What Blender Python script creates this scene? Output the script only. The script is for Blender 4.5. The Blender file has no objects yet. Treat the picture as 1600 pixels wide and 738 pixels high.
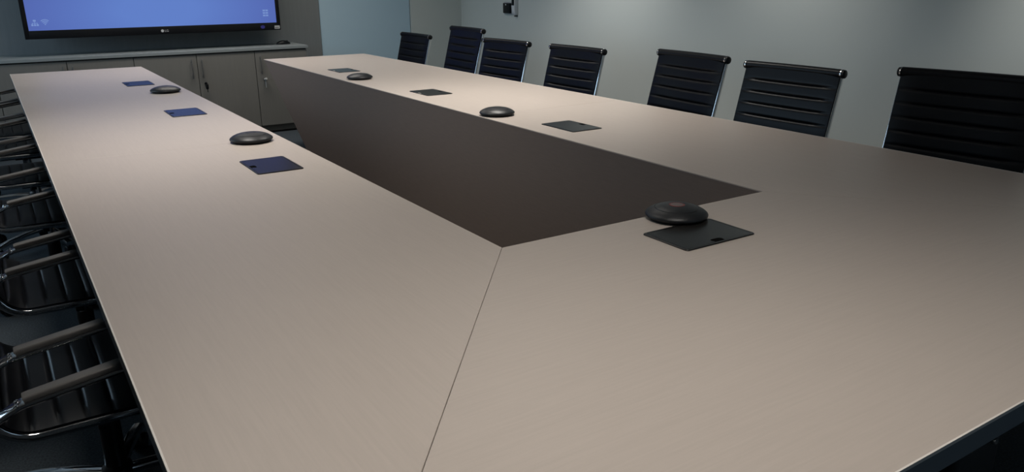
import bpy, bmesh, math, random
from mathutils import Vector, Matrix
random.seed(4)
SC = bpy.context.scene
COL = SC.collection
PI = math.pi
R = math.radians

# ------------------------------------------------------------------ helpers
def tag(o, label=None, cat=None, group=None, kind=None):
    if label: o['label'] = label
    if cat: o['category'] = cat
    if group: o['group'] = group
    if kind: o['kind'] = kind
    return o

def empty(name, loc=(0, 0, 0), rz=0.0):
    o = bpy.data.objects.new(name, None)
    o.empty_display_size = 0.1
    o.location = loc
    o.rotation_euler = (0, 0, rz)
    COL.objects.link(o)
    return o

def obj(name, bm, mats, parent=None, smooth=40, loc=None):
    bmesh.ops.recalc_face_normals(bm, faces=bm.faces)
    me = bpy.data.meshes.new(name)
    bm.to_mesh(me)
    bm.free()
    for m in (mats if isinstance(mats, (list, tuple)) else [mats]):
        me.materials.append(m)
    if smooth:
        for p in me.polygons:
            p.use_smooth = True
        me.set_sharp_from_angle(angle=R(smooth))
    o = bpy.data.objects.new(name, me)
    if loc: o.location = loc
    COL.objects.link(o)
    if parent: o.parent = parent
    return o

def struct(name, bm, mat, parent=None, smooth=0):
    o = obj(name, bm, mat, parent, smooth)
    if parent is None: o['kind'] = 'structure'
    return o

def copy_tree(o, parent=None):
    c = o.copy()
    COL.objects.link(c)
    if parent: c.parent = parent
    for ch in list(o.children):
        copy_tree(ch, c)
    return c

def add_box(bm, lo, hi, bevel=0.0, seg=2, mi=0, M=None):
    x0, y0, z0 = lo; x1, y1, z1 = hi
    vs = [bm.verts.new(v) for v in ((x0,y0,z0),(x1,y0,z0),(x1,y1,z0),(x0,y1,z0),(x0,y0,z1),(x1,y0,z1),(x1,y1,z1),(x0,y1,z1))]
    fs = [bm.faces.new([vs[i] for i in f]) for f in ((0,3,2,1),(4,5,6,7),(0,1,5,4),(1,2,6,5),(2,3,7,6),(3,0,4,7))]
    for f in fs: f.material_index = mi
    if M is not None:
        bmesh.ops.transform(bm, matrix=M, verts=vs)
    if bevel > 0:
        es = list({e for f in fs for e in f.edges})
        bmesh.ops.bevel(bm, geom=es, offset=bevel, segments=seg, profile=0.5, affect='EDGES', clamp_overlap=True)

def box(lo, hi, bevel=0.0, seg=2, M=None):
    bm = bmesh.new(); add_box(bm, lo, hi, bevel, seg, 0, M); return bm

def add_prism(bm, pts, z0, z1, mi=0):
    """polygon in XY extruded from z0 to z1"""
    lo = [bm.verts.new((x, y, z0)) for x, y in pts]
    hi = [bm.verts.new((x, y, z1)) for x, y in pts]
    n = len(pts)
    fs = [bm.faces.new(lo[::-1]), bm.faces.new(hi)]
    for i in range(n):
        fs.append(bm.faces.new((lo[i], lo[(i+1) % n], hi[(i+1) % n], hi[i])))
    for f in fs: f.material_index = mi
    return fs

def add_lathe(bm, prof, seg=32, M=None, mi=0):
    """profile [(r,z)...] spun about Z; r==0 closes on the axis"""
    rings = []
    new = []
    for r, z in prof:
        if r < 1e-6:
            v = bm.verts.new((0, 0, z)); rings.append([v]); new.append(v)
        else:
            ring = [bm.verts.new((r*math.cos(2*PI*k/seg), r*math.sin(2*PI*k/seg), z)) for k in range(seg)]
            rings.append(ring); new += ring
    for a, b in zip(rings[:-1], rings[1:]):
        for k in range(seg):
            k2 = (k+1) % seg
            if len(a) == 1 and len(b) == 1: continue
            if len(a) == 1: f = bm.faces.new((a[0], b[k], b[k2]))
            elif len(b) == 1: f = bm.faces.new((a[k], b[0], a[k2]))
            else: f = bm.faces.new((a[k], b[k], b[k2], a[k2]))
            f.material_index = mi
    if M is not None:
        bmesh.ops.transform(bm, matrix=M, verts=new)

def add_sweep(bm, path, sect, up=(0, 1, 0), mi=0):
    """closed section [(a,b)...] swept along 3-D path; a along 'up' side vector, b along the in-plane normal"""
    path = [Vector(p) for p in path]
    side = Vector(up).normalized()
    rings = []
    n = len(path)
    for i, p in enumerate(path):
        t = (path[min(i+1, n-1)] - path[max(i-1, 0)]).normalized()
        s = (side - t*side.dot(t)).normalized()
        nn = t.cross(s).normalized()
        rings.append([bm.verts.new(p + s*a + nn*b) for a, b in sect])
    m = len(sect)
    fs = []
    for A, B in zip(rings[:-1], rings[1:]):
        for k in range(m):
            fs.append(bm.faces.new((A[k], A[(k+1) % m], B[(k+1) % m], B[k])))
    fs.append(bm.faces.new(rings[0][::-1])); fs.append(bm.faces.new(rings[-1]))
    for f in fs: f.material_index = mi

def circle(r, n=10):
    return [(r*math.cos(2*PI*k/n), r*math.sin(2*PI*k/n)) for k in range(n)]

def rrect(w, h, r, n=3):
    out = []
    for cx, cy, a0 in ((w/2-r, h/2-r, 0), (-w/2+r, h/2-r, 90), (-w/2+r, -h/2+r, 180), (w/2-r, -h/2+r, 270)):
        for k in range(n+1):
            a = R(a0 + 90*k/n)
            out.append((cx + r*math.cos(a), cy + r*math.sin(a)))
    return out

def fillet(pts, rads, n=8):
    """2-D polyline with rounded corners; rads for inner points"""
    out = [Vector(pts[0])]
    for i in range(1, len(pts)-1):
        p, a, b = Vector(pts[i]), Vector(pts[i-1]), Vector(pts[i+1])
        u, v = (a-p).normalized(), (b-p).normalized()
        ang = u.angle(v); r = rads[i-1]
        d = r/math.tan(ang/2)
        c = p + (u+v).normalized()*(r/math.sin(ang/2))
        s, e = p+u*d - c, p+v*d - c
        tot = s.angle_signed(e)
        for k in range(n+1):
            th = tot*k/n
            out.append(c + Vector((s.x*math.cos(-th) - s.y*math.sin(-th), s.x*math.sin(-th) + s.y*math.cos(-th)))
                       if abs((Matrix.Rotation(-tot, 2) @ s - e).length) < 1e-4 else
                       c + Matrix.Rotation(th, 2) @ s)
    out.append(Vector(pts[-1]))
    return out

def resample(pts, step):
    L = [0]
    for a, b in zip(pts[:-1], pts[1:]): L.append(L[-1] + (b-a).length)
    n = max(2, round(L[-1]/step)); out = []; j = 0
    for i in range(n+1):
        s = L[-1]*i/n
        while j < len(L)-2 and L[j+1] < s: j += 1
        t = (s-L[j])/max(1e-9, L[j+1]-L[j])
        out.append(pts[j].lerp(pts[j+1], min(1, t)))
    return out, L[-1]

# ------------------------------------------------------------------ materials
def mat(name, col, rough=0.5, metal=0.0, spec=0.5, noise=None, bump=None, coat=0.0):
    """noise=(scale xyz, amount): procedural tone variation; bump=(scale, strength)"""
    m = bpy.data.materials.new(name); m.use_nodes = True
    nt = m.node_tree; b = nt.nodes['Principled BSDF']
    b.inputs['Base Color'].default_value = (*col, 1)
    b.inputs['Roughness'].default_value = rough
    b.inputs['Metallic'].default_value = metal
    b.inputs['Specular IOR Level'].default_value = spec
    b.inputs['Coat Weight'].default_value = coat
    tc = nt.nodes.new('ShaderNodeTexCoord')
    if noise:
        sc, amt = noise
        mp = nt.nodes.new('ShaderNodeMapping'); mp.inputs['Scale'].default_value = sc
        nt.links.new(tc.outputs['Object'], mp.inputs['Vector'])
        n = nt.nodes.new('ShaderNodeTexNoise'); n.inputs['Scale'].default_value = 1; n.inputs['Detail'].default_value = 5
        nt.links.new(mp.outputs[0], n.inputs['Vector'])
        cr = nt.nodes.new('ShaderNodeValToRGB')
        cr.color_ramp.elements[0].position = 0.3; cr.color_ramp.elements[1].position = 0.7
        cr.color_ramp.elements[0].color = (*[c*(1-amt) for c in col], 1)
        cr.color_ramp.elements[1].color = (*[min(1, c*(1+amt)) for c in col], 1)
        nt.links.new(n.outputs['Fac'], cr.inputs[0]); nt.links.new(cr.outputs[0], b.inputs['Base Color'])
    if bump:
        n2 = nt.nodes.new('ShaderNodeTexNoise'); n2.inputs['Scale'].default_value = bump[0]; n2.inputs['Detail'].default_value = 3
        nt.links.new(tc.outputs['Object'], n2.inputs['Vector'])
        bp = nt.nodes.new('ShaderNodeBump'); bp.inputs['Strength'].default_value = bump[1]; bp.inputs['Distance'].default_value = 0.002
        nt.links.new(n2.outputs['Fac'], bp.inputs['Height']); nt.links.new(bp.outputs[0], b.inputs['Normal'])
    return m

def emit(name, col, st):
    m = bpy.data.materials.new(name); m.use_nodes = True
    nt = m.node_tree; nt.nodes.clear()
    e = nt.nodes.new('ShaderNodeEmission'); e.inputs[0].default_value = (*col, 1); e.inputs[1].default_value = st
    o = nt.nodes.new('ShaderNodeOutputMaterial'); nt.links.new(e.outputs[0], o.inputs[0])
    return m

WOOD = (0.44, 0.385, 0.345)
M = {}
M['wood_x'] = mat('pale_laminate_along_x', WOOD, 0.42, spec=0.5, noise=((9, 190, 40), 0.03), bump=(500, 0.04))
M['wood_y'] = mat('pale_laminate_along_y', WOOD, 0.42, spec=0.5, noise=((190, 9, 40), 0.03), bump=(500, 0.04))
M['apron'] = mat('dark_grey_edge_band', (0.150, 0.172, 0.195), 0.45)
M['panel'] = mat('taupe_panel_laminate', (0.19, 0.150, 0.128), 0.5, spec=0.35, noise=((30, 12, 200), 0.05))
M['leather'] = mat('black_leather', (0.0024, 0.0028, 0.0040), 0.36, spec=0.19, bump=(220, 0.06))
M['leather'].node_tree.nodes['Principled BSDF'].inputs['Specular Tint'].default_value = (.92, .96, 1, 1)
M['chrome'] = mat('polished_chrome', (0.72, 0.73, 0.75), 0.09, metal=1.0)
M['pad'] = mat('dark_grey_arm_pad', (0.125, 0.120, 0.116), 0.33)
M['black'] = mat('black_plastic', (0.004, 0.0045, 0.006), 0.38, spec=0.3)
M['rubber'] = mat('matte_black_rubber', (0.006, 0.006, 0.007), 0.7)
M['mic'] = mat('charcoal_plastic', (0.012, 0.0135, 0.016), 0.42, spec=0.42)
M['lid'] = mat('dark_lid_plastic', (0.015, 0.0145, 0.014), 0.24, spec=0.30)
M['lid_frame'] = mat('dark_lid_frame', (0.010, 0.0095, 0.009), 0.3, spec=0.3)
M['slot'] = mat('slot_black', (0.002, 0.002, 0.002), 0.9, spec=0.05)
M['glint'] = mat('pale_painted_glint', (0.68, 0.64, 0.60), 0.4)  # pale colour for painted highlights on table edge and lid rims
M['red'] = mat('dull_red_ring', (0.20, 0.035, 0.03), 0.5)
M['button'] = mat('grey_button', (0.13, 0.10, 0.095), 0.45)
M['cab'] = mat('grey_cabinet_laminate', (0.165, 0.160, 0.147), 0.5, spec=0.35, noise=((60, 60, 4), 0.03))
M['cab_body'] = mat('dark_cabinet_carcass', (0.03, 0.03, 0.028), 0.6)
M['cab_top'] = mat('pale_grey_worktop', (0.22, 0.245, 0.25), 0.4, noise=((20, 60, 60), 0.03))
M['kick'] = mat('taupe_plinth', (0.14, 0.13, 0.115), 0.5)
M['plinth'] = mat('dark_plinth', (0.05, 0.05, 0.046), 0.5)
M['handle'] = mat('dull_steel_handle', (0.16, 0.16, 0.155), 0.35, metal=0.5)
M['wall'] = mat('grey_wall_paint', (0.60, 0.64, 0.615), 0.75, spec=0.2, bump=(140, 0.05))
M['wall_dark'] = mat('dark_grey_wall_paint', (0.15, 0.16, 0.165), 0.7, spec=0.2, bump=(140, 0.05))
M['wall_tv'] = mat('grey_tv_wall', (0.19, 0.205, 0.21), 0.7, spec=0.2, noise=((40, 40, 3), 0.04))
M['door'] = mat('pale_blue_door', (0.46, 0.63, 0.74), 0.45, spec=0.4)
M['seam'] = mat('dark_gap', (0.02, 0.02, 0.02), 0.8)
M['floor'] = mat('slate_carpet', (0.045, 0.054, 0.062), 0.95, spec=0.1, noise=((160, 160, 160), 0.35), bump=(260, 0.5))
M['ceil'] = mat('grey_ceiling', (0.30, 0.30, 0.29), 0.9, noise=((30, 30, 30), 0.02))
M['white'] = mat('white_plastic', (0.68, 0.70, 0.72), 0.4)
M['plate'] = mat('pale_back_plate', (0.42, 0.44, 0.46), 0.45)
M['steel'] = mat('brushed_steel', (0.62, 0.62, 0.60), 0.35, metal=0.45)
M['sticker'] = mat('white_sticker', (0.42, 0.42, 0.42), 0.6)
M['print'] = mat('dark_print', (0.05, 0.05, 0.05), 0.6)
M['logo'] = mat('silver_logo', (0.45, 0.45, 0.46), 0.4)
M['blue_label'] = mat('blue_label', (0.035, 0.035, 0.22), 0.4)
M['lamp'] = emit('lamp_diffuser', (1.0, 0.95, 0.88), 2.4)
M['icon'] = emit('screen_icon', (0.22, 0.34, 0.72), 0.82)

def screen_material():
    m = bpy.data.materials.new('blue_screen'); m.use_nodes = True
    nt = m.node_tree; nt.nodes.clear()
    tc = nt.nodes.new('ShaderNodeTexCoord')
    gr = nt.nodes.new('ShaderNodeTexGradient'); gr.gradient_type = 'SPHERICAL'
    mp = nt.nodes.new('ShaderNodeMapping'); mp.inputs['Location'].default_value = (0, 0, -.22)
    mp.inputs['Scale'].default_value = (0.5, 0.5, 1.1)
    nt.links.new(tc.outputs['Object'], mp.inputs[0]); nt.links.new(mp.outputs[0], gr.inputs[0])
    cr = nt.nodes.new('ShaderNodeValToRGB')
    cr.color_ramp.elements[0].position = 0.05; cr.color_ramp.elements[0].color = (0.030, 0.045, 0.22, 1)
    cr.color_ramp.elements[1].position = 0.85; cr.color_ramp.elements[1].color = (0.120, 0.215, 0.575, 1)
    el = cr.color_ramp.elements.new(0.5); el.color = (0.090, 0.140, 0.44, 1)
    nt.links.new(gr.outputs['Fac'], cr.inputs[0])
    e = nt.nodes.new('ShaderNodeEmission'); e.inputs[1].default_value = 1.0
    nt.links.new(cr.outputs[0], e.inputs[0])
    o = nt.nodes.new('ShaderNodeOutputMaterial'); nt.links.new(e.outputs[0], o.inputs[0])
    return m
M['screen'] = screen_material()

# ------------------------------------------------------------------ room
XL, XR, YB, YF, ZC = -1.65, 4.32, -2.6, 7.35, 2.75
DX0, DX1 = 2.71, 3.71          # pale blue door in the far wall
def slab(name, lo, hi, m): return struct(name, box(lo, hi), m)
slab('floor', (XL-.1, YB-.1, -.1), (XR+.1, YF+.2, 0), M['floor'])
slab('ceiling', (XL-.1, YB-.1, ZC), (XR+.1, YF+.2, ZC+.1), M['ceil'])
WY0, WY1, WZ0, WZ1 = 3.8, 7.0, .95, 2.25
bm = bmesh.new()
add_box(bm, (XL-.1, YB, 0), (XL, WY0, ZC)); add_box(bm, (XL-.1, WY1, 0), (XL, YF, ZC))
add_box(bm, (XL-.1, WY0, 0), (XL, WY1, WZ0)); add_box(bm, (XL-.1, WY0, WZ1), (XL, WY1, ZC))
struct('wall_left', bm, M['wall'])
bm = bmesh.new()
for z in (WZ0, WZ1-.05): add_box(bm, (XL-.08, WY0, z), (XL-.03, WY1, z+.05))
for k in range(5):
    y = WY0 + (WY1-WY0-.05)*k/4
    add_box(bm, (XL-.08, y, WZ0+.05), (XL-.03, y+.05, WZ1-.05))
struct('added_window_1', bm, M['plinth'])  # unseen window, added to go with the cool fill from the left
slab('wall_right', (XR, YB, 0), (XR+.1, YF, ZC), M['wall'])
bm = bmesh.new()
BX0, BX1, BZ0, BZ1 = .8, 3.6, .3, 1.9
add_box(bm, (XL-.1, YB-.1, 0), (BX0, YB, ZC)); add_box(bm, (BX1, YB-.1, 0), (XR+.1, YB, ZC))
add_box(bm, (BX0, YB-.1, 0), (BX1, YB, BZ0)); add_box(bm, (BX0, YB-.1, BZ1), (BX1, YB, ZC))
struct('wall_back', bm, M['wall_dark'])
bm = bmesh.new()
for z in (BZ0, BZ1-.05): add_box(bm, (BX0, YB-.08, z), (BX1, YB-.03, z+.05))
for k in range(4):
    x = BX0 + (BX1-BX0-.05)*k/3
    add_box(bm, (x, YB-.08, BZ0+.05), (x+.05, YB-.03, BZ1-.05))
struct('added_window_2', bm, M['plinth'])  # unseen rear window, added to brighten the near edge band
bm = bmesh.new()
add_box(bm, (XL-.1, YF, 0), (DX0, YF+.12, ZC))
struct('wall_front', bm, M['wall_tv'])
bm = bmesh.new()
add_box(bm, (DX1, YF, 0), (XR+.1, YF+.12, ZC))
add_box(bm, (DX0, YF, 2.25), (DX1, YF+.12, ZC))
struct('wall_far', bm, M['wall'])
d = struct('door_1', box((DX0+.006, YF+.012, .01), (DX1-.008, YF+.052, 2.24), .002), M['door'])
struct('frame', box((DX0+.0005, YF+.054, .0), (DX1-.0005, YF+.1, 2.2495)), M['seam'], d)
for nm, lo, hi in (('baseboard_right', (XR-.012, YB, 0), (XR, YF, .08)), ('baseboard_left', (XL, YB, 0), (XL+.012, YF, .08))):
    slab(nm, lo, hi, M['plinth'])

# ------------------------------------------------------------------ conference table
TA, TB, TC, TD, TL, TZ = 0.860, 1.799, 2.679, 1.061, 6.225, 0.74
SEAM = 2.765
table = empty('conference_table', (0, 0, 0))
tag(table, 'large U-shaped conference table with pale beige wood-grain top and dark sides', 'table')
g = 0.0005
sections = [
    ('wood_y', [(0, SEAM+g), (TA, SEAM+g), (TA, TL), (0, TL)]),
    ('wood_y', [(0, 0.0012), (TA, TD+.0012), (TA, SEAM-g), (0, SEAM-g)]),
    ('wood_x', [(0.0006, 0), (TC-.0006, 0), (TB, TD), (TA, TD)]),
    ('wood_y', [(TC, 0.0012), (TC, SEAM-g), (TB, SEAM-g), (TB, TD+.0012)]),
    ('wood_y', [(TB, SEAM+g), (TC, SEAM+g), (TC, TL), (TB, TL)]),
]
for mname, pts in sections:
    bm = bmesh.new()
    fs = add_prism(bm, pts, TZ-.0045, TZ)
    top = fs[1]
    bmesh.ops.bevel(bm, geom=list(top.edges), offset=.0009, segments=1, profile=.5, affect='EDGES')
    obj('tabletop_section', bm, M[mname], table, 0)
bm = bmesh.new()  # pale strip puts the bright line of the outer edge into colour
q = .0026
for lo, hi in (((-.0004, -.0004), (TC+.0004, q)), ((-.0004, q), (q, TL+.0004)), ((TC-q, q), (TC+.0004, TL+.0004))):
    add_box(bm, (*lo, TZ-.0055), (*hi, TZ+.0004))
tag(obj('edge_highlight', bm, M['glint'], table, 0), 'thin pale painted highlight along the outer edge of the top')
bm = box((.985, .012, TZ-.135), (1.12, .095, TZ-.0425), .018, 4)
tag(obj('underside_box', bm, M['rubber'], table, 40), 'black box under the near edge')
bm = bmesh.new()
add_lathe(bm, [(0, 0), (.006, 0), (.0075, .004), (.006, .009), (0, .011)], 16, Matrix.Translation((1.078, .012, TZ-.052)) @ Matrix.Rotation(PI/2, 4, 'X'))
tag(obj('knob', bm, M['chrome'], table, 40), 'tiny chrome knob under the near edge')
# dark core and edge band under the top skin
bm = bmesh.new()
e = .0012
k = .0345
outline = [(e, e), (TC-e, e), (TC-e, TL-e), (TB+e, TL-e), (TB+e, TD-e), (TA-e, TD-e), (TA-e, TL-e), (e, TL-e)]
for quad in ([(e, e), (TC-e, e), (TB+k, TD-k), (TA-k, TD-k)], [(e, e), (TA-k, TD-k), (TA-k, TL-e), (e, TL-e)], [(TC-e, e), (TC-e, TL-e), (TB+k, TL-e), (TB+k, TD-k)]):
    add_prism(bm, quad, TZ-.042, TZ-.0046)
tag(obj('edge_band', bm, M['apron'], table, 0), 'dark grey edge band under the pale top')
# inner panels; the far ends rake back towards the floor
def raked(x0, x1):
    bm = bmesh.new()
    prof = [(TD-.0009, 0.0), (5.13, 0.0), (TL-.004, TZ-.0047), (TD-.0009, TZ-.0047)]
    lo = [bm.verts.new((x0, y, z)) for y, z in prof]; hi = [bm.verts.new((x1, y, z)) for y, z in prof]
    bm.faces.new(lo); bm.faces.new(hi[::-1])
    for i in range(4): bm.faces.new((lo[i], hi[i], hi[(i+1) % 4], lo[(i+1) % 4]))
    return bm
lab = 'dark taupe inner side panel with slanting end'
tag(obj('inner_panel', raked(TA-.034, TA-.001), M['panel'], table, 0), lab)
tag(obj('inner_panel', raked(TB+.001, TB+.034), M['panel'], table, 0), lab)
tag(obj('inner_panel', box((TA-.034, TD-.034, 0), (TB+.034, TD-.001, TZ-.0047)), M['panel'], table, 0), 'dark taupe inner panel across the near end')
for y in (1.35, 2.05, 2.95, 3.85, 4.68):
    for x0, x1 in ((.52, TA-.036), (TB+.036, TC-.52)):
        obj('support_leg', box((x0, y-.018, 0), (x1, y+.018, TZ-.0425), .002, 1), M['apron'], table, 0)
for x in (.95, 1.7):
    obj('support_leg', box((x-.018, .55, 0), (x+.018, TD-.036, TZ-.0425), .002, 1), M['apron'], table, 0)

# ------------------------------------------------------------------ cable box lids (long side along local X, notch at local -Y)
def make_lid():
    root = empty('cable_port_lid')
    W, D = .240, .160
    bm = bmesh.new()
    out = rrect(W, D, .010, 4)
    inn = rrect(W-.014, D-.014, .006, 4)
    lo = [bm.verts.new((x, y, .0003)) for x, y in out]
    o1 = [bm.verts.new((x, y, .0022)) for x, y in out]
    o2 = [bm.verts.new((x*.992, y*.992, .0032)) for x, y in out]
    i2 = [bm.verts.new((x, y, .0032)) for x, y in inn]
    i1 = [bm.verts.new((x, y, .0008)) for x, y in inn]
    n = len(out)
    bm.faces.new(lo[::-1])
    for A, B in ((lo, o1), (o1, o2), (o2, i2), (i2, i1)):
        for k in range(n): bm.faces.new((A[k], A[(k+1) % n], B[(k+1) % n], B[k]))
    bm.faces.new(i1)
    obj('frame', bm, M['lid_frame'], root, 35)
    # flap with a finger notch cut from its front edge
    bm = bmesh.new()
    w, dd = (W-.016)/2, (D-.016)/2
    ny = -dd + .020
    pts = [(-w, -dd), (-.017, -dd), (-.017, -dd+.006), (-.019, ny-.006), (-.013, ny), (.013, ny), (.019, ny-.006), (.017, -dd+.006), (.017, -dd), (w, -dd), (w, dd), (-w, dd)]
    add_prism(bm, pts, .0010, .0031)
    obj('flap', bm, M['lid'], root, 0)
    obj('finger_notch', box((-.018, -dd+.001, .00085), (.018, ny-.0005, .0013)), M['slot'], root, 0)
    return root

# ------------------------------------------------------------------ round microphone units
def make_mic():
    root = empty('microphone_unit')
    bm = bmesh.new()
    add_lathe(bm, [(0, .0005), (.072, .0005), (.074, .004), (.076, .0075)], 48)
    obj('base', bm, M['rubber'], root, 40)
    bm = bmesh.new()
    add_lathe(bm, [(.060, .0072), (.080, .0072), (.0838, .0095), (.0845, .013), (.083, .0165), (.077, .0215), (.069, .0262), (.0605, .0298), (.0598, .0290), (.0585, .0290),
                   (.0578, .0306), (.050, .0332), (.038, .0356), (.024, .0371), (.0185, .0374), (0, .0374)], 56)
    obj('housing', bm, M['mic'], root, 35)
    bm = bmesh.new()
    add_lathe(bm, [(.0178, .0365), (.0181, .0381), (.0208, .0379), (.0212, .0365)], 40)
    tag(obj('button_ring', bm, M['red'], root, 40), 'dull red ring around the button')
    bm = bmesh.new()
    add_lathe(bm, [(.0177, .0365), (.0174, .0379), (0, .0381)], 32)
    obj('button', bm, M['button'], root, 40)
    return root

lid0 = make_lid(); mic0 = make_mic()
# x, y, rotation, label
lids = [
    (1.328, .868, 0, 'dark grey cable port lid beside the red-ringed microphone at the near end of the table'),
    (.664, 2.275, -90, 'dark navy-black cable port lid nearest the camera on the left table wing'),
    (.664, 3.685, -90, 'blue-reflecting cable port lid in the middle of the left table wing, between the two microphones'),
    (.664, 5.08, -90, 'blue-reflecting cable port lid at the far end of the left table wing'),
    (1.992, 2.28, 90, 'dark grey cable port lid nearest the camera on the right table wing'),
    (1.992, 3.615, 90, 'dark cable port lid in the middle of the right table wing, between the two microphones'),
    (2.020, 5.02, 90, 'dark cable port lid at the far end of the right table wing'),
]
for i, (x, y, a, lab) in enumerate(lids):
    o = lid0 if i == 0 else copy_tree(lid0)
    o.location = (x, y, TZ); o.rotation_euler.z = R(a)
    tag(o, lab, 'cable port', 'cable port lids set in the table top')
for o, lx in ((bpy.data.objects['cable_port_lid.005'], -.012), (bpy.data.objects['cable_port_lid.006'], -.012)):  # pale slivers painted in for the glints on two lids
    tag(obj('rim_glint', box((lx-.016, .0735, .0031), (lx+.016, .0785, .0046), .0006, 1), M['glint'], o, 0), 'tiny pale painted highlight on the inner rim')
mics = [
    (1.384, 1.006, 'black round microphone unit with a red-ringed button touching the near cable lid'),
    (.730, 2.753, 'black round domed microphone unit on the left table wing, the nearer of its two'),
    (.731, 4.546, 'black round domed microphone unit on the left table wing, the farther of its two'),
    (1.890, 2.732, 'black round domed microphone unit on the right table wing, the nearer of its two'),
    (1.917, 4.478, 'black round domed microphone unit on the right table wing, the farther of its two'),
]
for i, (x, y, lab) in enumerate(mics):
    o = mic0 if i == 0 else copy_tree(mic0)
    o.location = (x, y, TZ); o.rotation_euler.z = R(37*i)
    tag(o, lab, 'microphone', 'round microphone units on the table')
    if i:
        for ch in o.children:
            if ch.name.split('.')[0] in ('button_ring', 'button'):
                ch.material_slots[0].link = 'OBJECT'
                ch.material_slots[0].material = M['mic']
                if 'label' in ch: del ch['label']

# ------------------------------------------------------------------ ribbed leather chair (local +X faces the table)
SZ = .406
BACK_TOP = Vector((-.445, 1.0))
PROF = fillet([(.243, SZ-.036), (.205, SZ), (-.2965, SZ), (-.4415, .985)], [.05, .085], 10)
PTS, PLEN = resample(PROF, .0560/12)
def normals(pts):
    out = []
    for i in range(len(pts)):
        t = (pts[min(i+1, len(pts)-1)] - pts[max(i-1, 0)]).normalized()
        out.append(Vector((t.y, -t.x)))       # towards the sitter
    return out
NRM = normals(PTS)
if NRM[len(NRM)//4].y < 0: NRM = [-n for n in NRM]
def ribbed(i0, i1, sag):
    bm = bmesh.new()
    HW = .256; nw = 16
    front, back = [], []
    for i in range(i0, i1+1):
        fr = (i % 12)/12.0
        pil = max(0.0, 1-abs(2*fr-1)**7)
        if i > len(PTS)-7: pil = 1.0
        fa, ba = [], []
        for j in range(nw+1):
            w = -1 + 2*j/nw
            w = math.copysign(1-(1-abs(w))**1.25, w)
            edge = max(0.0, 1-abs(w)**5)
            dpt = -sag*(1-w*w)
            th = .0045 + .0075*pil*edge - .0025*abs(w)**8
            p, n = PTS[i], NRM[i]
            f = p + n*(dpt+th); b = p + n*(dpt-th*.9)
            fa.append(bm.verts.new((f.x, w*HW, f.y))); ba.append(bm.verts.new((b.x, w*HW, b.y)))
        front.append(fa); back.append(ba)
    for rows, in ((front,), (back,)):
        for A, B in zip(rows[:-1], rows[1:]):
            for j in range(nw): bm.faces.new((A[j], A[j+1], B[j+1], B[j]))
    for r in (0, -1):
        for j in range(nw): bm.faces.new((front[r][j], front[r][j+1], back[r][j+1], back[r][j]))
    for A, B, C_, D_ in zip(front[:-1], front[1:], back[:-1], back[1:]):
        for j in (0, nw): bm.faces.new((A[j], B[j], D_[j], C_[j]))
    return bm

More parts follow.
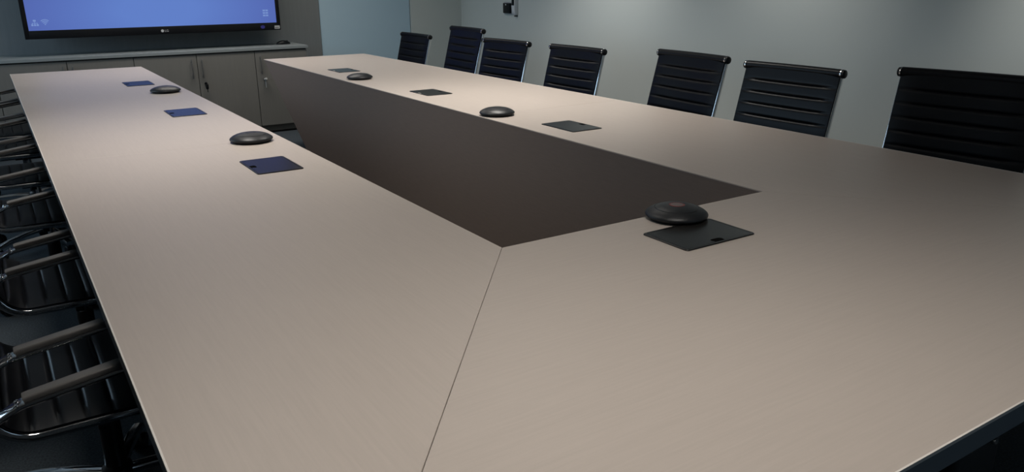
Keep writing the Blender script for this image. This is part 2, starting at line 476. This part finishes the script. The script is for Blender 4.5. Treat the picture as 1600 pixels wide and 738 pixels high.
BX = -.085
def make_chair():
    root = empty('conference_chair')
    n = len(PTS)-1
    split = next(i for i in range(n) if PTS[i].y > SZ+.045)
    split -= split % 12
    obj('seat', ribbed(0, split, .004), M['leather'], root, 60)
    bm = ribbed(split, n, .016)
    # leather rolled over the top bar
    path = []
    for k in range(13):
        w = -1 + k/6
        path.append((BACK_TOP.x - .004 - .014*(1-w*w), .256*w, BACK_TOP.y-.016))
    add_sweep(bm, path, circle(.0205, 16), up=(0, 0, 1))
    obj('backrest', bm, M['leather'], root, 60)
    for s in (-1, 1):
        bm = bmesh.new()
        rail = [(p.x - NRM[i].x*.0135, s*.2555, p.y - NRM[i].y*.0135) for i, p in enumerate(PTS) if i % 3 == 2]
        add_sweep(bm, rail, rrect(.013, .020, .004, 2), up=(0, 1, 0))
        obj('side_rail', bm, M['chrome'], root, 40)
        bm = bmesh.new()
        Mx = Matrix.Translation((BACK_TOP.x-.004, s*.2565, BACK_TOP.y-.016)) @ Matrix.Rotation(-s*PI/2, 4, 'X')
        add_lathe(bm, [(0, 0), (.0195, 0), (.0215, .001), (.0215, .0055), (.0200, .0070), (.0180, .0070), (0, .0060)], 24, Mx)
        cap = obj('end_cap', bm, M['chrome'], root, 40)
        bm = bmesh.new()
        add_lathe(bm, [(0, .0062), (.0182, .0062), (.0190, .0090), (.0180, .0150), (.0140, .0180), (0, .0186)], 20, Mx)
        obj('cap_plug', bm, M['black'], cap, 40)
        # arm: chrome flat bar from the back rail forward and down to the seat rail
        bm = bmesh.new()
        y = s*.284
        a2 = fillet([(-.366, .555), (-.330, .572), (-.252, .606), (-.010, .640), (.010, SZ+.004)], [.05, .06, .05], 8)
        pts3 = []
        for p in a2:
            yy = y
            if p.x < -.285: yy = s*(.284 - .018*min(1, (-.285-p.x)/.07))
            if p.y < SZ+.06: yy = s*(.284 - .016*min(1, (SZ+.06-p.y)/.05))
            pts3.append((p.x, yy, p.y))
        add_sweep(bm, pts3, rrect(.037, .011, .004, 2), up=(0, 1, 0))
        arm = obj('armrest', bm, M['chrome'], root, 40)
        bm = bmesh.new()
        pl = [(-.246, y, .6165), (-.240, y, .6185), (-.150, y, .6315), (-.080, y, .6412), (-.074, y, .6405)]
        add_sweep(bm, pl, rrect(.031, .012, .004, 3), up=(0, 1, 0))
        obj('arm_pad', bm, M['pad'], arm, 40)
        bm = bmesh.new()
        for dy in (-.009, .009):
            add_lathe(bm, [(.0045, 0), (.0042, .0025), (.002, .0036), (0, .0038)], 10, Matrix.Translation((-.258, y+dy, .6085)) @ Matrix.Rotation(R(-24), 4, 'Y'))
        obj('rivets', bm, M['chrome'], arm, 40)
    bm = bmesh.new()
    add_box(bm, (-.12, -.252, SZ-.042), (-.095, .252, SZ-.028), .004)
    add_box(bm, (.095, -.252, SZ-.042), (.12, .252, SZ-.028), .004)
    add_box(bm, (-.16, -.05, SZ-.075), (.13, .05, SZ-.040), .008)
    obj('seat_bracket', bm, M['black'], root, 40)
    bm = bmesh.new()
    add_lathe(bm, [(0, .15), (.014, .15), (.014, SZ-.07), (0, SZ-.07)], 20)
    obj('gas_lift', bm, M['chrome'], root, 40, loc=(BX, 0, 0))
    bm = bmesh.new()
    add_lathe(bm, [(0, .06), (.036, .06), (.040, .075), (.038, .115), (.028, .125), (.026, .27), (.024, .276), (0, .276)], 24)
    obj('base_hub', bm, M['black'], root, 40, loc=(BX, 0, 0))
    for k in range(5):
        a = R(72*k)
        rot = Matrix.Rotation(a, 4, 'Z')
        bm = bmesh.new()
        pth = [(.025, 0, .098), (.12, 0, .094), (.22, 0, .080), (.285, 0, .066)]
        add_sweep(bm, pth, rrect(.036, .022, .007, 2), up=(0, 1, 0))
        bmesh.ops.transform(bm, matrix=rot, verts=bm.verts)
        leg = obj('leg', bm, M['chrome'], root, 40, loc=(BX, 0, 0))
        bm = bmesh.new()
        for s in (-1, 1):
            add_lathe(bm, [(0, -.009), (.022, -.009), (.025, -.005), (.025, .005), (.022, .009), (0, .009)], 20,
                      rot @ Matrix.Translation((.270, s*.012, .0252)) @ Matrix.Rotation(PI/2, 4, 'X'))
        add_lathe(bm, [(0, .030), (.006, .030), (.006, .066), (0, .066)], 10, rot @ Matrix.Translation((.270, 0, 0)))
        obj('caster', bm, M['black'], leg, 40)
    return root

UPPER = ('seat', 'backrest', 'side_rail', 'end_cap', 'armrest', 'seat_bracket', 'gas_lift')
def raise_chair(root, dz):
    for ch in root.children:
        if ch.name.split('.')[0] in UPPER: ch.location.z = dz

chair0 = make_chair()
GR = 'black ribbed chairs on the right side'
GL = 'black ribbed chairs on the left side'
LBL = 'black ribbed leather chair, '
right = [  # x, y, yaw, top height, label
    (2.550, 1.056, 7.4, 1.010, LBL + 'nearest the camera on the right side'),
    (2.548, 1.916, 1.1, .971, LBL + 'second nearest on the right side'),
    (2.548, 2.596, -4.3, .983, LBL + 'third nearest on the right side'),
    (2.552, 3.550, 1.1, .952, LBL + 'fourth from the camera on the right side, standing apart'),
    (2.547, 4.341, 3.7, .947, LBL + 'right of the taller chair at the far right side'),
    (2.553, 4.957, -2.6, 1.007, LBL + 'taller one in front of the far right room corner'),
    (2.551, 5.817, .3, .917, LBL + 'farthest on the right side, in front of the pale blue door'),
]
left = [
    (.085, .850, 0, 'nearest on the left side, mostly out of view'),
    (.08, 1.655, 0, 'second nearest on the left side'),
    (.108, 2.465, 0, 'third nearest on the left side'),
    (.08, 3.480, 0, 'fourth from the camera on the left side'),
    (.08, 4.320, 0, 'fifth from the camera on the left side'),
    (.08, 5.140, 0, 'second farthest on the left side'),
    (.08, 5.840, 0, 'farthest on the left side, closest to the cabinets'),
]
first = True
for x, y, rz, zt, lab in right:
    o = chair0 if first else copy_tree(chair0)
    first = False
    o.location = (x, y, 0); o.rotation_euler.z = PI + R(rz)
    raise_chair(o, zt-1.0)
    tag(o, lab, 'chair', GR)
for x, y, rz, lab in left:
    o = copy_tree(chair0)
    o.location = (x, y, 0); o.rotation_euler.z = R(rz)
    raise_chair(o, 0)
    tag(o, 'black ribbed chair with chrome arms, ' + lab, 'chair', GL)

# ------------------------------------------------------------------ low cabinets along the far wall
CY, CT = 6.90, .785
def door_panel(x0, x1): return box((x0+.0025, CY, .075), (x1-.0025, CY+.018, CT-.036), .001, 1)
def bar_handle(x, ln=.165, zt=.715):
    bm = bmesh.new()
    add_box(bm, (x-.005, CY-.030, zt-ln), (x+.005, CY-.020, zt), .002)
    for z in (zt-.02, zt-ln+.02): add_box(bm, (x-.004, CY-.021, z-.004), (x+.004, CY-.0002, z+.004))
    return bm
def cabinet(x0, x1, label, handles, lock=None):
    root = empty('cabinet', ((x0+x1)/2, CY+.22, 0))
    tag(root, label, 'cabinet', 'grey low cabinets below the screen')
    inv = Matrix.Translation((-(x0+x1)/2, -CY-.22, 0))
    def put(name, bm, m, parent=root, smooth=40):
        bmesh.ops.transform(bm, matrix=inv, verts=bm.verts)
        return obj(name, bm, m, parent, smooth)
    bm = bmesh.new()
    add_box(bm, (x0+.001, CY+.020, .070), (x1-.001, YF-.004, CT-.026))
    put('body', bm, M['cab_body'], smooth=0)
    put('plinth', box((x0+.001, CY+.022, .018), (x1-.001, YF-.01, .069)), M['kick'], smooth=0)
    put('foot_rail', box((x0+.001, CY+.05, 0), (x1-.001, YF-.02, .0175)), M['rubber'], smooth=0)
    nd = len(handles)
    for k, hx in enumerate(handles):
        a = x0 + (x1-x0)*k/nd; b = x0 + (x1-x0)*(k+1)/nd
        dr = put('door', door_panel(a, b), M['cab'], smooth=0)
        put('handle', bar_handle(hx), M['handle'], dr)
        if lock and lock[0] == k:
            lx = lock[1]
            bm = bmesh.new()
            add_lathe(bm, [(0, 0), (.012, 0), (.012, .006), (.009, .010), (0, .010)], 20, Matrix.Translation((lx, CY-.0002, .50)) @ Matrix.Rotation(PI/2, 4, 'X'))
            put('lock', bm, M['black'], dr)
            bm = bmesh.new()
            if lock[2] == 'black':
                add_box(bm, (lx-.001, CY-.030, .489), (lx+.001, CY-.010, .511))
                add_box(bm, (lx-.011, CY-.040, .452), (lx+.013, CY-.028, .496), .004)
                add_box(bm, (lx-.002, CY-.038, .425), (lx+.004, CY-.034, .455))
                tag(put('key', bm, M['black'], dr), 'key with a black grip hanging in the lock')
            else:
                Mk = Matrix.Translation((lx, CY-.008, .50)) @ Matrix.Rotation(R(82), 4, 'X') @ Matrix.Rotation(R(-6), 4, 'Y')
                add_lathe(bm, [(0, 0), (.011, 0), (.011, .066), (.008, .072), (0, .072)], 14, Mk)
                add_box(bm, (lx-.004, CY-.026, .425), (lx+.004, CY-.021, .492), .001, 1)
                tag(put('key', bm, M['steel'], dr), 'steel key standing out of the lock with a second key hanging')
    return root
cabinet(-.085, .907, 'low grey two-door cabinet below the left part of the screen', [.380, .450])
cabinet(.907, 1.912, 'low grey two-door cabinet with a black-gripped key in the middle', [1.362, 1.447], (1, 1.462, 'black'))
cabinet(1.912, 2.395, 'low grey single-door cabinet with steel key at the right end', [1.958], (0, 1.982, 'steel'))
top = obj('worktop', box((XL+.02, CY-.012, CT-.0255), (2.41, YF-.002, CT), .0015, 1), M['cab_top'], None, 0)
tag(top, 'long thin pale grey top running over the low cabinets below the screen', 'worktop')
cabinet(-1.60, -.085, 'low grey two-door cabinet left of the screen beside the left wall', [-.90, -.80])

# small black device on the cabinet top
dev = empty('computer_mouse', (2.255, 7.13, CT), R(8))
tag(dev, 'small black mouse-shaped device lying at the right end of the cabinet top', 'mouse')
bm = bmesh.new()
bmesh.ops.create_uvsphere(bm, u_segments=28, v_segments=16, radius=1)
for v in bm.verts:
    x, y, z = v.co
    t = (x+1)/2
    h = .020 + .016*math.sin(PI*min(1, t*.72+.14))**1.2
    v.co = (x*.070, y*(.028+.014*t), (max(z, 0)**.6)*h if z > 0 else 0)
bmesh.ops.remove_doubles(bm, verts=bm.verts, dist=1e-5)
obj('shell', bm, M['black'], dev, 60, loc=(0, 0, .0005))
bm = bmesh.new()
add_lathe(bm, [(0, -.003), (.006, -.003), (.007, 0), (.006, .003), (0, .003)], 16, Matrix.Translation((.040, 0, .0295)) @ Matrix.Rotation(PI/2, 4, 'X'))
obj('wheel', bm, M['rubber'], dev, 40)

# ------------------------------------------------------------------ wall screen
TX0, TX1, TY, TZ0, TZ1 = .165, 2.215, 7.03, .925, 2.135
tv = empty('display_screen', ((TX0+TX1)/2, TY+.03, TZ0))
tag(tv, 'large black-framed wall display showing a plain blue screen above the cabinets', 'screen')
inv = Matrix.Translation((-(TX0+TX1)/2, -(TY+.03), -TZ0))
def tvp(name, bm, m, smooth=0, parent=tv):
    bmesh.ops.transform(bm, matrix=inv, verts=bm.verts)
    return obj(name, bm, m, parent, smooth)
BZ = .034
bm = bmesh.new()
add_box(bm, (TX0, TY, TZ0), (TX0+BZ, TY+.05, TZ1), .003)
add_box(bm, (TX1-BZ, TY, TZ0), (TX1, TY+.05, TZ1), .003)
add_box(bm, (TX0+BZ-.002, TY, TZ0), (TX1-BZ+.002, TY+.05, TZ0+.066), .003)
add_box(bm, (TX0+BZ-.002, TY, TZ1-BZ), (TX1-BZ+.002, TY+.05, TZ1), .003)
tvp('bezel', bm, M['black'], 30)
tvp('housing', box((TX0+.01, TY+.0505, TZ0+.01), (TX1-.01, TY+.085, TZ1-.01), .01), M['black'], 30)
SX0, SX1, SZ0, SZ1 = TX0+BZ, TX1-BZ, TZ0+.066, TZ1-BZ
bm = bmesh.new()
add_box(bm, (SX0-.002, TY+.006, SZ0-.002), (SX1+.002, TY+.016, SZ1+.002))
scr = tvp('screen', bm, M['screen'])
tvp('wall_mount', box((.62, TY+.086, TZ0+.25), (1.76, YF-.001, TZ1-.25)), M['black'])
# icons on the screen: network tree, wireless fan, menu grid
def flat(polys, y=TY+.0045, t=.001):
    bm = bmesh.new()
    for pts in polys:
        a = [bm.verts.new((x, y, z)) for x, z in pts]; b = [bm.verts.new((x, y+t, z)) for x, z in pts]
        n = len(pts)
        bm.faces.new(a); bm.faces.new(b[::-1])
        for i in range(n): bm.faces.new((a[i], b[i], b[(i+1) % n], a[(i+1) % n]))
    return bm
def rc(x, z, w, h): return [(x, z), (x+w, z), (x+w, z+h), (x, z+h)]
ix, iz = SX0+.024, SZ0+.036
net = [rc(ix+.016, iz+.034, .020, .014), rc(ix, iz, .015, .014), rc(ix+.019, iz, .014, .014), rc(ix+.037, iz, .015, .014),
       rc(ix+.024, iz+.014, .004, .020), rc(ix+.006, iz+.020, .040, .004), rc(ix+.006, iz+.014, .004, .006), rc(ix+.042, iz+.014, .004, .006)]
tag(tvp('network_icon', flat(net), M['icon']), 'pale network tree icon on the screen')
fan = []
wx, wz = ix+.098, iz+.004
for r0, r1 in ((0, .010), (.016, .022), (.028, .034), (.040, .046)):
    arc = [R(50+80*k/8) for k in range(9)]
    fan.append([(wx+r1*math.cos(a), wz+r1*math.sin(a)) for a in arc] + [(wx+r0*math.cos(a), wz+r0*math.sin(a)) for a in (reversed(arc) if r0 else [arc[4]])])
tag(tvp('wireless_icon', flat(fan), M['icon']), 'faint wireless fan icon on the screen')
gx, gz = SX1-.118, SZ0+.058
grid = [rc(gx+i*.026, gz+j*.022, .022, .014) for i in range(2) for j in range(3)]
tag(tvp('menu_icon', flat(grid), M['icon']), 'pale menu grid icon on the screen')
def text_mesh(body, size):
    cu = bpy.data.curves.new('lettering', 'FONT'); cu.body = body; cu.size = size; cu.extrude = .0006
    cu.align_x = 'LEFT'
    o = bpy.data.objects.new('lettering', cu); COL.objects.link(o)
    bpy.context.view_layer.update()
    me = bpy.data.meshes.new_from_object(o.evaluated_get(bpy.context.evaluated_depsgraph_get()))
    bpy.data.objects.remove(o); bpy.data.curves.remove(cu)
    bm = bmesh.new(); bm.from_mesh(me); bpy.data.meshes.remove(me)
    return bm
lx = (TX0+TX1)/2 + .010
bm = text_mesh('LG', .026)
bmesh.ops.transform(bm, matrix=Matrix.Translation((lx+.006, TY-.0008, TZ0+.020)) @ Matrix.Rotation(PI/2, 4, 'X'), verts=bm.verts)
add_lathe(bm, [(0, .0002), (.012, .0002), (.012, .0012), (0, .0012)], 24, Matrix.Translation((lx-.012, TY, TZ0+.029)) @ Matrix.Rotation(PI/2, 4, 'X'))
tag(tvp('logo', bm, M['logo']), 'small silver maker mark on the lower bezel')
bm = bmesh.new()
add_lathe(bm, [(0, .0002), (.020, .0002), (.020, .0010), (0, .0010)], 24, Matrix.Translation((TX1-.166, TY, TZ0+.030)) @ Matrix.Rotation(PI/2, 4, 'X') @ Matrix.Scale(.75, 4, (0, 1, 0)))
tag(tvp('round_label', bm, M['blue_label']), 'small round blue label on the lower bezel')
bm = box((TX1-.058, TY-.0010, TZ0+.010), (TX1-.010, TY-.0002, TZ0+.038))
stk = tvp('sticker', bm, M['sticker'])
stk['label'] = 'small white sticker at the lower right bezel corner'
bm = bmesh.new()
for k in range(3):
    add_box(bm, (TX1-.052+.012*k, TY-.0014, TZ0+.016), (TX1-.052+.012*k+.008, TY-.0010, TZ0+.026))
tvp('print', bm, M['print'], 0, stk)

# ------------------------------------------------------------------ black control box and white handset on the right wall
cb = empty('wall_control', (XR, 6.385, 1.03))
tag(cb, 'small black square control box on the grey right wall near the far corner', 'wall control')
obj('back_plate', box((-.010, -.078, -.006), (-.0005, .078, .112), .004), M['plate'], cb, 30)
obj('case', box((-.034, -.062, .004), (-.0102, .062, .102), .006), M['black'], cb, 30)
bm = bmesh.new()
add_lathe(bm, [(0, 0), (.007, 0), (.006, .002), (0, .0025)], 16, Matrix.Translation((-.0342, .008, .086)) @ Matrix.Rotation(-PI/2, 4, 'Y') @ Matrix.Scale(1.5, 4, (0, 1, 0)))
tag(obj('indicator', bm, M['white'], cb, 40), 'small pale indicator spot')

hs = empty('wall_handset', (XR, 6.245, 1.02))
tag(hs, 'slim white remote handset in a holder on the right wall beside the black box', 'remote')
bm = bmesh.new()
prof = [(-.0005, .012), (-.016, .0), (-.034, .006), (-.044, .030), (-.046, .085), (-.040, .220), (-.0005, .220)]
for s in (-1, 1): pass
lo = [bm.verts.new((x, -.026, z)) for x, z in prof]; hi = [bm.verts.new((x, .026, z)) for x, z in prof]
bm.faces.new(lo); bm.faces.new(hi[::-1])
for i in range(len(prof)): bm.faces.new((lo[i], hi[i], hi[(i+1) % len(prof)], lo[(i+1) % len(prof)]))
bmesh.ops.bevel(bm, geom=list(bm.edges), offset=.004, segments=2, profile=.5, affect='EDGES', clamp_overlap=True)
obj('body', bm, M['white'], hs, 40)
obj('face', box((-.0495, -.020, .092), (-.0425, .020, .210), .002), M['black'], hs, 30)
obj('foot', box((-.030, -.020, -.014), (-.0005, .006, -.002), .003), M['plinth'], hs, 30)

# ------------------------------------------------------------------ lights of the room, plus added fill lamps
def ceiling_light(x, y, sx, sy, power, label, col=(1, .95, .88), spread=120):
    root = empty('ceiling_light', (x, y, ZC))
    tag(root, label, 'ceiling light', 'flat ceiling light panels')
    bm = bmesh.new()
    for lo, hi in (((-sx/2-.02, -sy/2-.02, -.012), (-sx/2, sy/2+.02, -.0005)), ((sx/2, -sy/2-.02, -.012), (sx/2+.02, sy/2+.02, -.0005)),
                   ((-sx/2, -sy/2-.02, -.012), (sx/2, -sy/2, -.0005)), ((-sx/2, sy/2, -.012), (sx/2, sy/2+.02, -.0005))):
        add_box(bm, lo, hi)
    obj('frame', bm, M['white'], root, 0)
    obj('diffuser', box((-sx/2, -sy/2, -.006), (sx/2, sy/2, -.001)), M['lamp'], root, 0)
    la = bpy.data.lights.new('panel_lamp', 'AREA'); la.shape = 'RECTANGLE'; la.size = sx; la.size_y = sy
    la.energy = power; la.color = col; la.spread = R(spread)
    lo = bpy.data.objects.new('panel_lamp', la); COL.objects.link(lo)
    lo.location = (0, 0, -.016); lo.parent = root
    return root
LP = [(.55, .25, 1.2, .6, 7, 84), (.45, 2.85, .6, 1.2, 11.5, 92), (2.25, 3.2, .6, 1.3, 18, 91), (1.55, 6.0, 2.0, .6, 25, 124)]
for x, y, sx, sy, p, sp in LP:
    ceiling_light(x, y, sx, sy, p, 'flat white rectangular ceiling light panel', spread=sp)
def downlight(x, y, power, cone):
    root = empty('downlight', (x, y, ZC))
    tag(root, 'small round recessed ceiling downlight along the right wall', 'ceiling light', 'round downlights along the right wall')
    bm = bmesh.new()
    add_lathe(bm, [(.055, -.0005), (.075, -.0005), (.073, -.008), (.057, -.008), (.055, -.0005)], 32)
    obj('trim_ring', bm, M['white'], root, 40)
    bm = bmesh.new()
    add_lathe(bm, [(0, -.003), (.054, -.003), (.054, -.001), (0, -.001)], 32)
    obj('lens', bm, M['lamp'], root, 40)
    la = bpy.data.lights.new('spot_lamp', 'SPOT'); la.energy = power; la.color = (1, .97, .92)
    la.spot_size = R(cone); la.spot_blend = .9; la.shadow_soft_size = .12
    lo = bpy.data.objects.new('spot_lamp', la); COL.objects.link(lo)
    lo.location = (0, 0, -.03); lo.parent = root
downlight(3.74, 4.7, 140, 90)
downlight(3.88, 3.0, 85, 76)  # extra unseen spot, added to brighten the wall between the other two
downlight(3.92, 1.25, 140, 64)
la = bpy.data.lights.new('left_cool_fill', 'AREA'); la.shape = 'RECTANGLE'; la.size = WY1-WY0; la.size_y = WZ1-WZ0  # added area lamp: cool fill from the left, source not seen
la.energy = 45; la.color = (.58, .80, 1.0)
lo = bpy.data.objects.new('left_cool_fill', la); COL.objects.link(lo)
lo.location = (XL-.16, (WY0+WY1)/2, (WZ0+WZ1)/2); lo.rotation_euler = (0, -PI/2, 0)
lo.rotation_euler = (R(90), 0, R(-90))

la = bpy.data.lights.new('rear_cool_fill', 'AREA'); la.shape = 'RECTANGLE'; la.size = BX1-BX0; la.size_y = BZ1-BZ0  # added area lamp: weak cool fill from behind for the edge band
la.energy = 5; la.color = (.62, .82, 1.0)
lo = bpy.data.objects.new('rear_cool_fill', la); COL.objects.link(lo)
lo.location = ((BX0+BX1)/2, YB-.16, (BZ0+BZ1)/2); lo.rotation_euler = (R(90), 0, 0)

w = bpy.data.worlds.new('room_world'); SC.world = w; w.use_nodes = True
w.node_tree.nodes['Background'].inputs[0].default_value = (.04, .07, .10, 1)

# ------------------------------------------------------------------ camera
cam = bpy.data.cameras.new('camera'); cam.sensor_width = 36; cam.sensor_fit = 'HORIZONTAL'
cam.lens = 1231.04/1600*36; cam.clip_start = .02
co = bpy.data.objects.new('camera', cam); COL.objects.link(co)
co.location = (-.1026, -.4695, 1.36)
co.rotation_euler = (R(71.908), R(.381), R(-33.051))
SC.camera = co
SC.view_settings.view_transform = 'Standard'
SC.view_settings.look = 'None'
SC.view_settings.gamma = 1
SC.view_settings.exposure = 0
SC.view_settings.use_curve_mapping = False
